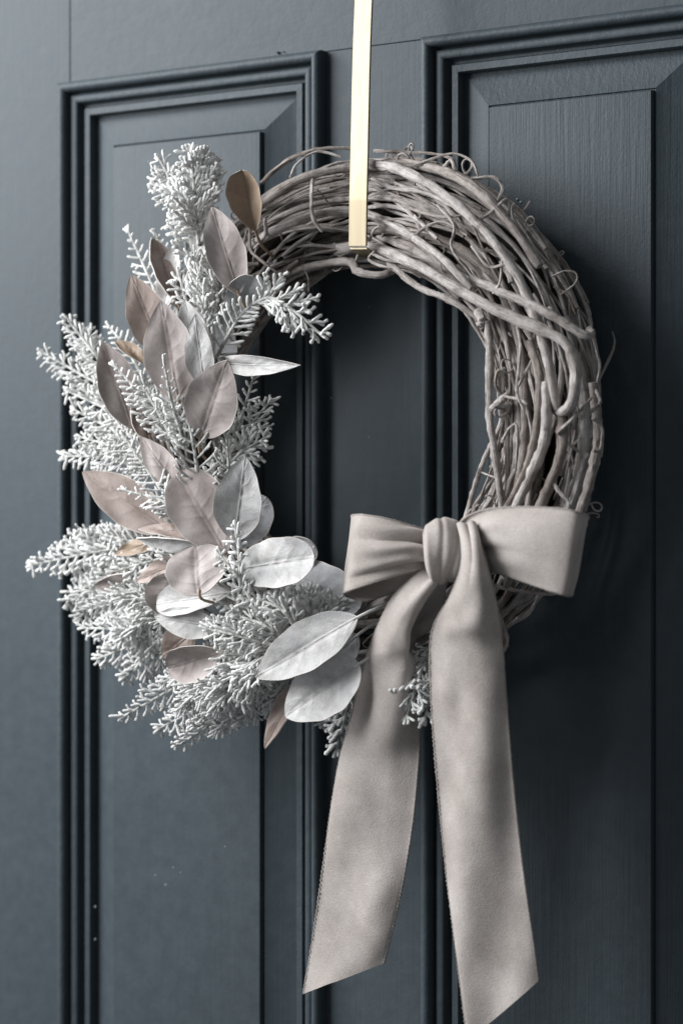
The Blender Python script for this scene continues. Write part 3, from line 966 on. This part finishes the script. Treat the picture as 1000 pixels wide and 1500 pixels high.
SPRIGS = [
    # the upright plume at the top
    ([(298, 372, .090), (285, 300, .098), (276, 220, .100)], 84, 'cedar', .00128),
    ([(292, 360, .098), (286, 300, .106), (282, 235, .106)], 70, 'cedar', .00128, (0.3, 0, 0.2)),
    ([(296, 345, .094), (292, 270, .098), (300, 222, .098)], 62, 'cedar'),
    ([(280, 330, .094), (300, 290, .094), (318, 262, .090)], 46, 'cedar'),
    ([(280, 400, .094), (270, 350, .096), (252, 318, .096)], 50, 'cedar'),
    ([(285, 350, .088), (262, 290, .092), (234, 232, .094)], 58, 'cedar'),
    ([(270, 330, .086), (245, 280, .088), (226, 256, .088)], 50, 'cedar'),
    ([(292, 340, .086), (300, 290, .086), (306, 245, .084)], 40, 'plume'),
    ([(285, 330, .1), (266, 290, .11), (250, 275, .11)], 44, 'cedar'),
    ([(252, 490, .078), (225, 420, .074), (188, 338, .070)], 62, 'fern'),
    ([(262, 470, .076), (252, 390, .072), (228, 342, .070)], 44, 'fern'),
    ([(302, 500, .100), (298, 440, .108), (288, 382, .112)], 62, 'plume'),
    ([(322, 470, .098), (322, 430, .104), (316, 385, .104)], 50, 'plume'),
    ([(282, 470, .104), (270, 430, .108), (262, 400, .108)], 46, 'cedar'),
    # the drooping frond over the dark inside of the ring
    ([(304, 548, .116), (335, 490, .122), (356, 458, .124), (388, 434, .122)], 58, 'fern', .00135, (0, 0, 0)),
    ([(372, 446, .122), (395, 436, .122), (430, 455, .122), (472, 492, .120)], 70, 'cedar', .0013, (0, 0, 0)),
    ([(376, 444, .116), (400, 440, .116), (430, 462, .116), (460, 492, .114)], 60, 'fern', .0013, (0, .2, 0)),
    # left spray
    ([(215, 600, .080), (140, 560, .076), (62, 516, .072)], 62, 'cedar'),
    ([(195, 590, .086), (140, 520, .084), (98, 466, .080)], 56, 'cedar'),
    ([(215, 560, .080), (185, 510, .078), (160, 478, .074)], 46, 'fern'),
    ([(215, 620, .084), (160, 600, .082), (98, 572, .078)], 60, 'cedar'),
    ([(225, 650, .086), (170, 630, .084), (108, 600, .078)], 58, 'cedar'),
    ([(235, 680, .088), (170, 655, .086), (118, 640, .080)], 56, 'cedar'),
    ([(240, 700, .084), (160, 672, .082), (92, 668, .076)], 44, 'cedar'),
    ([(250, 700, .098), (205, 665, .100), (170, 640, .100)], 60, 'cedar'),
    ([(190, 560, .076), (150, 530, .072), (125, 500, .070)], 56, 'cedar'),
    # middle
    ([(262, 660, .118), (215, 590, .122), (168, 535, .120)], 60, 'fern'),
    ([(262, 660, .122), (230, 600, .126), (205, 560, .126)], 54, 'cedar'),
    ([(268, 640, .134), (252, 590, .142), (240, 528, .146)], 34, 'fern'),
    ([(275, 660, .118), (262, 620, .124), (248, 580, .126)], 58, 'plume'),
    ([(300, 660, .110), (285, 620, .118), (265, 590, .120)], 58, 'plume'),
    ([(322, 690, .100), (350, 620, .104), (372, 552, .104)], 62, 'fern'),
    ([(318, 700, .100), (355, 640, .100), (395, 588, .098)], 56, 'cedar'),
    ([(300, 720, .104), (345, 670, .106), (390, 640, .104)], 60, 'cedar'),
    ([(292, 735, .124), (288, 680, .132), (276, 612, .134)], 76, 'fern'),
    ([(330, 730, .118), (335, 690, .122), (332, 640, .122)], 60, 'fern'),
    ([(278, 775, .120), (235, 715, .126), (182, 640, .120)], 62, 'fern'),
    ([(268, 765, .124), (240, 735, .128), (182, 718, .128)], 52, 'fern'),
    ([(270, 770, .118), (258, 720, .120), (232, 672, .118)], 50, 'fern'),
    # lower left
    ([(262, 800, .094), (160, 805, .090), (46, 828, .080)], 80, 'cedar', .00138, (0, 0, 0)),
    ([(240, 800, .088), (165, 790, .084), (105, 800, .078)], 64, 'cedar'),
    ([(255, 810, .098), (180, 790, .096), (128, 778, .090)], 56, 'fern'),
    ([(300, 812, .108), (240, 818, .110), (165, 838, .108)], 62, 'cedar'),
    ([(262, 830, .090), (180, 845, .088), (98, 884, .080)], 80, 'cedar'),
    ([(200, 830, .084), (140, 850, .080), (104, 872, .074)], 60, 'cedar'),
    ([(250, 850, .086), (170, 870, .082), (115, 905, .076)], 60, 'cedar'),
    ([(330, 838, .105), (270, 830, .108), (220, 845, .108)], 52, 'fern'),
    ([(285, 890, .098), (200, 880, .096), (135, 892, .088)], 70, 'cedar'),
    ([(280, 905, .100), (200, 920, .096), (122, 920, .086)], 66, 'cedar'),
    ([(282, 915, .098), (210, 940, .094), (142, 965, .086)], 70, 'cedar'),
    ([(290, 925, .096), (230, 960, .092), (182, 992, .084)], 60, 'cedar'),
    ([(262, 885, .106), (220, 880, .108), (175, 868, .106)], 56, 'plume'),
    ([(252, 905, .106), (215, 912, .108), (178, 925, .104)], 54, 'plume'),
    # bottom mass
    ([(390, 950, .104), (290, 990, .100), (180, 1050, .090)], 64, 'cedar'),
    ([(400, 960, .104), (320, 1020, .100), (232, 1068, .090)], 66, 'cedar'),
    ([(400, 965, .104), (335, 1040, .100), (262, 1092, .090)], 66, 'cedar'),
    ([(410, 960, .106), (370, 1020, .104), (318, 1076, .094)], 68, 'cedar'),
    ([(425, 955, .104), (395, 1010, .102), (352, 1058, .096)], 60, 'cedar'),
    ([(440, 955, .102), (420, 1000, .100), (392, 1040, .096)], 50, 'cedar'),
    ([(360, 930, .108), (310, 960, .112), (238, 1000, .106)], 64, 'cedar'),
    ([(372, 945, .116), (330, 985, .120), (270, 1030, .112)], 66, 'plume'),
    ([(395, 950, .118), (360, 985, .122), (320, 1030, .116)], 66, 'plume'),
    ([(405, 935, .120), (385, 970, .126), (360, 1010, .122)], 62, 'plume'),
    ([(430, 960, .110), (350, 925, .124), (290, 885, .124)], 62, 'fern'),
    ([(430, 960, .112), (370, 900, .126), (322, 872, .126)], 60, 'cedar'),
    ([(428, 960, .114), (400, 900, .126), (362, 862, .126)], 56, 'cedar'),
    ([(440, 955, .112), (428, 900, .122), (408, 860, .120)], 58, 'cedar'),
    ([(452, 950, .106), (455, 900, .114), (452, 862, .112)], 56, 'cedar'),
    ([(455, 945, .104), (475, 900, .110), (505, 878, .106)], 50, 'cedar'),
    ([(400, 945, .128), (345, 930, .136), (300, 920, .132)], 54, 'cedar'),
    ([(420, 940, .128), (385, 915, .136), (340, 900, .134)], 54, 'cedar'),
    ([(440, 930, .126), (415, 895, .132), (385, 880, .132)], 50, 'cedar'),
    ([(348, 905, .130), (352, 840, .140), (345, 772, .142)], 30, 'cedar'),
    ([(385, 905, .132), (350, 850, .138), (322, 812, .138)], 26, 'cedar'),
    # under the white leaves and between the tails
    ([(515, 1000, .098), (505, 1050, .098), (492, 1102, .094)], 54, 'cedar', .0013),
    ([(520, 1010, .088), (500, 1040, .088), (472, 1062, .086)], 44, 'cedar'),
    ([(640, 935, .098), (616, 985, .112), (594, 1052, .112)], 58, 'cedar', .00130),
    ([(648, 940, .098), (632, 1000, .108), (622, 1056, .108)], 54, 'cedar', .00130),
    ([(640, 930, .096), (622, 975, .106), (606, 1020, .108)], 50, 'plume'),
    ([(535, 905, .085), (530, 885, .09), (520, 868, .09)], 30, 'cedar'),
]
for s in SPRIGS:
    sprig(*s)

# ------------------------------------------------------------------ the hanger strap
SX = 0.0146
s_top, s_mid, s_bot = P(534, -20, 0.058), P(525, 290, 0.077), P(524, 361, 0.0752)
hanger = empty('wreath_hanger', (s_bot.x, s_bot.y, s_bot.z))
tag(hanger, 'pale brass metal strap holding the wreath from above', 'hanger')
HO = np.array(hanger.location)
d_ = (s_top - s_mid)
t_up = (DZ1 + 0.004 - s_mid.z) / d_.z
top_end = s_mid + d_ * t_up
side_v = (P(536, 357, 0.076) - P(512, 357, 0.076)).normalized()
top_end.y = -0.030
path = [np.array(s_bot), np.array(s_bot.lerp(s_mid, 0.93))] + list(catmull([np.array(s_mid), np.array(s_top), np.array(top_end)], 12))
path += [np.array([top_end.x, -0.020, DZ1 + 0.010]), np.array([top_end.x, TK + 0.002, DZ1 + 0.010]), np.array([top_end.x, TK + 0.004, DZ1 - 0.03])]


def strip(name, path, wdt, thick, mat, parent, origin, wv):
    path = np.asarray(path)
    tan = np.gradient(path, axis=0)
    tan /= np.linalg.norm(tan, axis=1)[:, None]
    nr = np.cross(np.array(wv), tan)
    nr /= np.linalg.norm(nr, axis=1)[:, None]
    V, F = [], []
    for p, n_ in zip(path, nr):
        for sx, sy in ((-1, -1), (1, -1), (1, 1), (-1, 1)):
            V.append(p + np.array(wv) * sx * wdt / 2 + n_ * sy * thick / 2 - origin)
    for k in range(len(path) - 1):
        for s in range(4):
            s2 = (s + 1) % 4
            F.append((4 * k + s, 4 * k + s2, 4 * k + 4 + s2, 4 * k + 4 + s))
    F.append((3, 2, 1, 0))
    e = 4 * (len(path) - 1)
    F.append((e, e + 1, e + 2, e + 3))
    o = mesh_obj(name, V, F, mat, parent, True, 30)
    bevel(o, 0.0004, 2)
    return o


strip('strap', path, SX, 0.0018, BRASS, hanger, HO, side_v)
b0 = np.array(s_bot)
hook = [b0 + np.array([0, 0.0008, -0.0012]), b0 + np.array([0, 0.012, -0.0042]), b0 + np.array([0, 0.030, -0.0050]), b0 + np.array([0, 0.046, 0.001]), b0 + np.array([0, 0.050, 0.014])]
strip('hook', catmull(hook, 14), SX * 0.98, 0.0018, BRASS, hanger, HO, side_v)

# ------------------------------------------------------------------ the velvet bow
KC = P(653, 807, 0.125)
bow = empty('ribbon_bow', (KC.x, KC.y, KC.z))
tag(bow, 'taupe velvet ribbon bow with two long tails tied to the wreath', 'bow')
BO = np.array(bow.location)


def ribbon(name, rows, nu=70, nv=41, fold=None, label=None, thick=0.0009):
    """rows: list of cross rows, each a list of (x, y, offset) across the ribbon; a smooth sheet through them with thickness and selvedges."""
    k = len(rows[0])
    G3 = np.array([[np.array(P(*c)) for c in r] for r in rows])          # rows x k x 3
    cols = np.stack([catmull(G3[:, j], nu) for j in range(k)], axis=1)    # nu x k x 3
    S = np.stack([catmull(cols[i], nv) for i in range(nu)], axis=0)       # nu x nv x 3
    du = np.gradient(S, axis=0)
    dv = np.gradient(S, axis=1)
    nr = np.cross(du, dv)
    nr /= np.linalg.norm(nr, axis=2)[..., None] + 1e-12
    if np.mean(nr[nu // 4] @ np.array(TOCAM)) < 0:
        nr = -nr
    if fold is not None:
        u = np.linspace(0, 1, nu)[:, None]
        v = np.linspace(-1, 1, nv)[None, :]
        S = S + nr * (fold(u, v) * (0.18 + 0.82 * np.sqrt(np.clip(1 - v ** 2, 0, 1))))[..., None]
    top = (S + nr * thick / 2).reshape(-1, 3)
    bot = (S - nr * thick / 2).reshape(-1, 3)
    n = nu * nv
    V = np.vstack([top, bot]) - BO
    F = []
    for i in range(nu - 1):
        for j in range(nv - 1):
            q = (i * nv + j, i * nv + j + 1, (i + 1) * nv + j + 1, (i + 1) * nv + j)
            F.append(q)
            F.append(tuple(n + a for a in q[::-1]))
    for i in range(nu - 1):
        for j in (0, nv - 1):
            p, q = i * nv + j, (i + 1) * nv + j
            F.append((p, q, n + q, n + p))
    for j in range(nv - 1):
        for i in (0, nu - 1):
            p, q = i * nv + j, i * nv + j + 1
            F.append((p, q, n + q, n + p))
    o = mesh_obj(name, V, F, VELVET, bow, True, 60)
    if label:
        o['label'] = label
    # woven selvedges with a fine picot tooth
    for j in (0, nv - 1):
        e = S[:, j] - BO
        seg = np.linalg.norm(np.diff(e, axis=0), axis=1).sum()
        m = int(seg / 0.0009)
        pe = catmull(e, m)
        rad = 0.00055 + 0.00050 * (np.arange(m) % 2) + 0.00008 * rng.standard_normal(m)
        Vs, Fs = tube(pe, rad, 5)
        mesh_obj('selvedge', Vs, Fs, SELVEDGE, o)
    return o


def pl_left(u, v):
    f = np.clip(1 - u / 0.42, 0, 1) ** 1.2 * np.clip(u / 0.02, 0, 1)
    return f * (0.0085 * np.abs(np.sin(v * 3.3 + 0.9 + 0.35 * u)) ** 0.8 - 0.004 + 0.0022 * np.cos(v * 11 + 1.0)) + 0.0012 * np.sin(u * 11 + v * 2.2) * np.clip(u * 3, 0, 1)


ribbon('loop', [
    [(638, 781, .118), (636, 797, .126), (634, 813, .126), (632, 829, .118)],
    [(606, 771, .130), (600, 791, .138), (597, 814, .138), (594, 838, .132)],
    [(566, 760, .138), (556, 790, .144), (550, 824, .143), (546, 853, .139)],
    [(534, 755, .138), (523, 788, .141), (515, 830, .141), (511, 865, .138)],
    [(518, 755, .128), (511, 788, .129), (507, 830, .129), (504, 868, .128)],
    [(516, 758, .114), (511, 790, .114), (508, 832, .117), (508, 873, .122)],
    [(530, 765, .104), (527, 795, .104), (526, 840, .110), (532, 880, .118)],
    [(570, 775, .096), (568, 800, .096), (569, 838, .104), (576, 868, .114)],
    [(605, 784, .098), (605, 800, .096), (606, 824, .096), (608, 852, .098)],
    [(640, 792, .108), (640, 804, .108), (640, 816, .108), (640, 828, .108)]],
    84, 41, pl_left)


def pl_right(u, v):
    f = np.clip(1 - u / 0.30, 0, 1) ** 1.3 * np.clip(u / 0.02, 0, 1)
    return f * (0.0085 * np.abs(np.sin(v * 2.9 - 0.5)) ** 0.8 - 0.004 + 0.0018 * np.cos(v * 12)) + 0.0010 * np.sin(u * 9 + v * 2.0) * np.clip(u * 3, 0, 1)


ribbon('loop', [
    [(668, 776, .118), (672, 790, .122), (676, 802, .122), (680, 815, .116)],
    [(684, 757, .126), (692, 782, .126), (700, 806, .124), (708, 829, .124)],
    [(716, 746, .134), (722, 778, .136), (730, 812, .135), (740, 842, .132)],
    [(768, 743, .138), (772, 780, .141), (778, 822, .140), (784, 858, .136)],
    [(822, 746, .141), (821, 784, .143), (818, 830, .142), (814, 868, .138)],
    [(849, 752, .138), (845, 790, .139), (838, 834, .138), (830, 872, .134)],
    [(859, 757, .122), (854, 795, .122), (846, 836, .121), (837, 870, .119)],
    [(855, 760, .102), (849, 795, .101), (840, 834, .100), (829, 864, .101)],
    [(800, 764, .084), (796, 795, .084), (792, 828, .084), (786, 858, .085)],
    [(740, 772, .090), (738, 792, .090), (735, 816, .090), (730, 840, .090)],
    [(676, 788, .106), (676, 796, .106), (676, 806, .106), (676, 816, .106)]],
    90, 41, pl_right)


def dimples(u, v, seed, n=12):
    g = np.random.default_rng(seed)
    out = 0 * u * v
    for _ in range(n):
        a, c, e = g.uniform(0.34, 0.98), g.uniform(-0.9, 0.9), g.uniform(-0.35, 0.35)
        dv = v - c - e * (u - a) * 6
        out = out + g.choice([-1, 1]) * g.uniform(0.0012, 0.0026) * np.exp(-((u - a) / g.uniform(0.03, 0.06)) ** 2 - (dv / g.uniform(0.3, 0.5)) ** 2)
    return out


def soft_left(u, v):
    return (dimples(u, v, 3) + 0.0028 * np.sin(13.5 * u + 1.9 * v + 0.3) * np.clip(u * 3 - 0.9, 0, 1) + 0.0017 * np.sin(24 * u - 2.8 * v + 1.0) * np.clip(u * 3 - 0.9, 0, 1)
            + 0.0040 * np.cos(v * 7 + 0.4) * np.clip(1 - u / 0.22, 0, 1))


ribbon('tail', [
    [(630, 824, .116), (638, 830, .126), (645, 836, .130), (651, 841, .126), (655, 842, .114), (658, 842, .104)],
    [(603, 845, .124), (614, 850, .134), (627, 855, .137), (638, 858, .131), (634, 860, .112), (652, 858, .094)],
    [(574, 876, .124), (588, 880, .134), (604, 884, .137), (619, 887, .130), (611, 890, .106), (647, 888, .084)],
    [(554, 915, .120), (569, 917, .129), (585, 919, .133), (602, 920, .129), (594, 921, .104), (634, 916, .078)],
    [(543, 944, .116), (557, 946, .124), (574, 947, .128), (599, 947, .126), (594, 947, .112), (607, 943, .096)],
    [(536, 964, .113), (552, 965, .121), (571, 966, .124), (594, 966, .121), (604, 965, .112), (613, 963, .103)],
    [(525, 1000, .108), (545, 1002, .115), (567, 1003, .118), (590, 1003, .117), (605, 1002, .109), (617, 998, .100)],
    [(511, 1060, .105), (532, 1061, .110), (555, 1062, .113), (580, 1062, .112), (599, 1062, .106), (615, 1060, .098)],
    [(497, 1120, .103), (520, 1121, .107), (544, 1122, .109), (569, 1121, .109), (592, 1121, .105), (612, 1120, .100)],
    [(482, 1210, .101), (506, 1210, .105), (531, 1209, .107), (556, 1209, .107), (581, 1208, .105), (604, 1206, .101)],
    [(467, 1310, .099), (491, 1308, .103), (516, 1305, .105), (541, 1302, .105), (566, 1299, .103), (589, 1297, .100)],
    [(454, 1400, .097), (478, 1394, .100), (502, 1387, .102), (526, 1380, .102), (551, 1373, .101), (574, 1367, .099)],
    [(444, 1456, .096), (468, 1447, .098), (491, 1438, .100), (515, 1429, .100), (539, 1420, .100), (562, 1411, .098)]],
    110, 45, soft_left)


def soft_right(u, v):
    return (dimples(u, v, 8) + 0.0026 * np.sin(9.0 * u + 2.4 * v + 2.0) * np.clip(u * 3 - 0.7, 0, 1) + 0.0016 * np.sin(19 * u + 3.2 * v) * np.clip(u * 3 - 0.7, 0, 1)
            + (0.0075 * np.abs(np.sin(v * 3.0 + 0.55)) ** 0.8 - 0.0035) * np.clip(1 - u / 0.28, 0, 1))


ribbon('tail', [
    [(672, 770, .126), (680, 766, .132), (690, 770, .134), (698, 778, .130)],
    [(676, 796, .134), (685, 793, .143), (697, 797, .144), (707, 806, .136)],
    [(674, 832, .136), (686, 830, .147), (702, 832, .148), (716, 840, .138)],
    [(659, 874, .134), (679, 873, .144), (704, 873, .145), (725, 878, .134)],
    [(636, 914, .129), (666, 913, .137), (702, 913, .139), (733, 916, .129)],
    [(629, 955, .124), (662, 955, .131), (702, 955, .133), (736, 956, .124)],
    [(632, 1040, .119), (665, 1041, .125), (706, 1041, .126), (742, 1040, .119)],
    [(641, 1160, .115), (674, 1160, .120), (715, 1159, .121), (752, 1158, .115)],
    [(654, 1280, .112), (687, 1279, .116), (727, 1276, .117), (765, 1272, .112)],
    [(670, 1400, .110), (703, 1393, .113), (742, 1384, .114), (780, 1376, .110)],
    [(685, 1524, .108), (716, 1498, .110), (754, 1467, .111), (788, 1437, .108)]],
    110, 45, soft_right)


# the knot: a gathered band wrapped round the middle
def knot():
    nu, nv = 48, 33
    ax = np.array(RGT) * 0.985 + np.array(UP) * 0.12
    ax /= np.linalg.norm(ax)
    fw = np.array(TOCAM)
    up = np.cross(ax, fw)
    up = up if up[2] > 0 else -up
    V, F = [], []
    for i in range(nu):
        a = 2 * math.pi * i / nu
        for j in range(nv):
            v = -1 + 2 * j / (nv - 1)
            half = 0.0142 + 0.0010 * math.cos(a * 2 + 0.5)
            bul = 1 - 0.16 * v * v
            wr = 0.0008 * math.sin(v * 4.5 + 2.2 * math.sin(a + 0.4)) - 0.0016 * math.exp(-((v - 0.35 - 0.5 * math.sin(a)) / 0.14) ** 2) - 0.0013 * math.exp(-((v + 0.40 - 0.35 * math.sin(a + 0.5)) / 0.12) ** 2)
            rz = (0.0218 * bul + wr)
            ry = (0.0160 * bul + wr)
            edge = max(0, abs(v) - 0.86) * 0.03
            V.append(ax * v * half + up * (rz - edge) * math.sin(a) + fw * (ry - edge) * math.cos(a) + fw * 0.004)
    for i in range(nu):
        i2 = (i + 1) % nu
        for j in range(nv - 1):
            F.append((i * nv + j, i * nv + j + 1, i2 * nv + j + 1, i2 * nv + j))
    F.append(tuple(i * nv for i in range(nu)))
    F.append(tuple(i * nv + nv - 1 for i in range(nu - 1, -1, -1)))
    return mesh_obj('knot', V, F, VELVET, bow, True, 60)


knot()
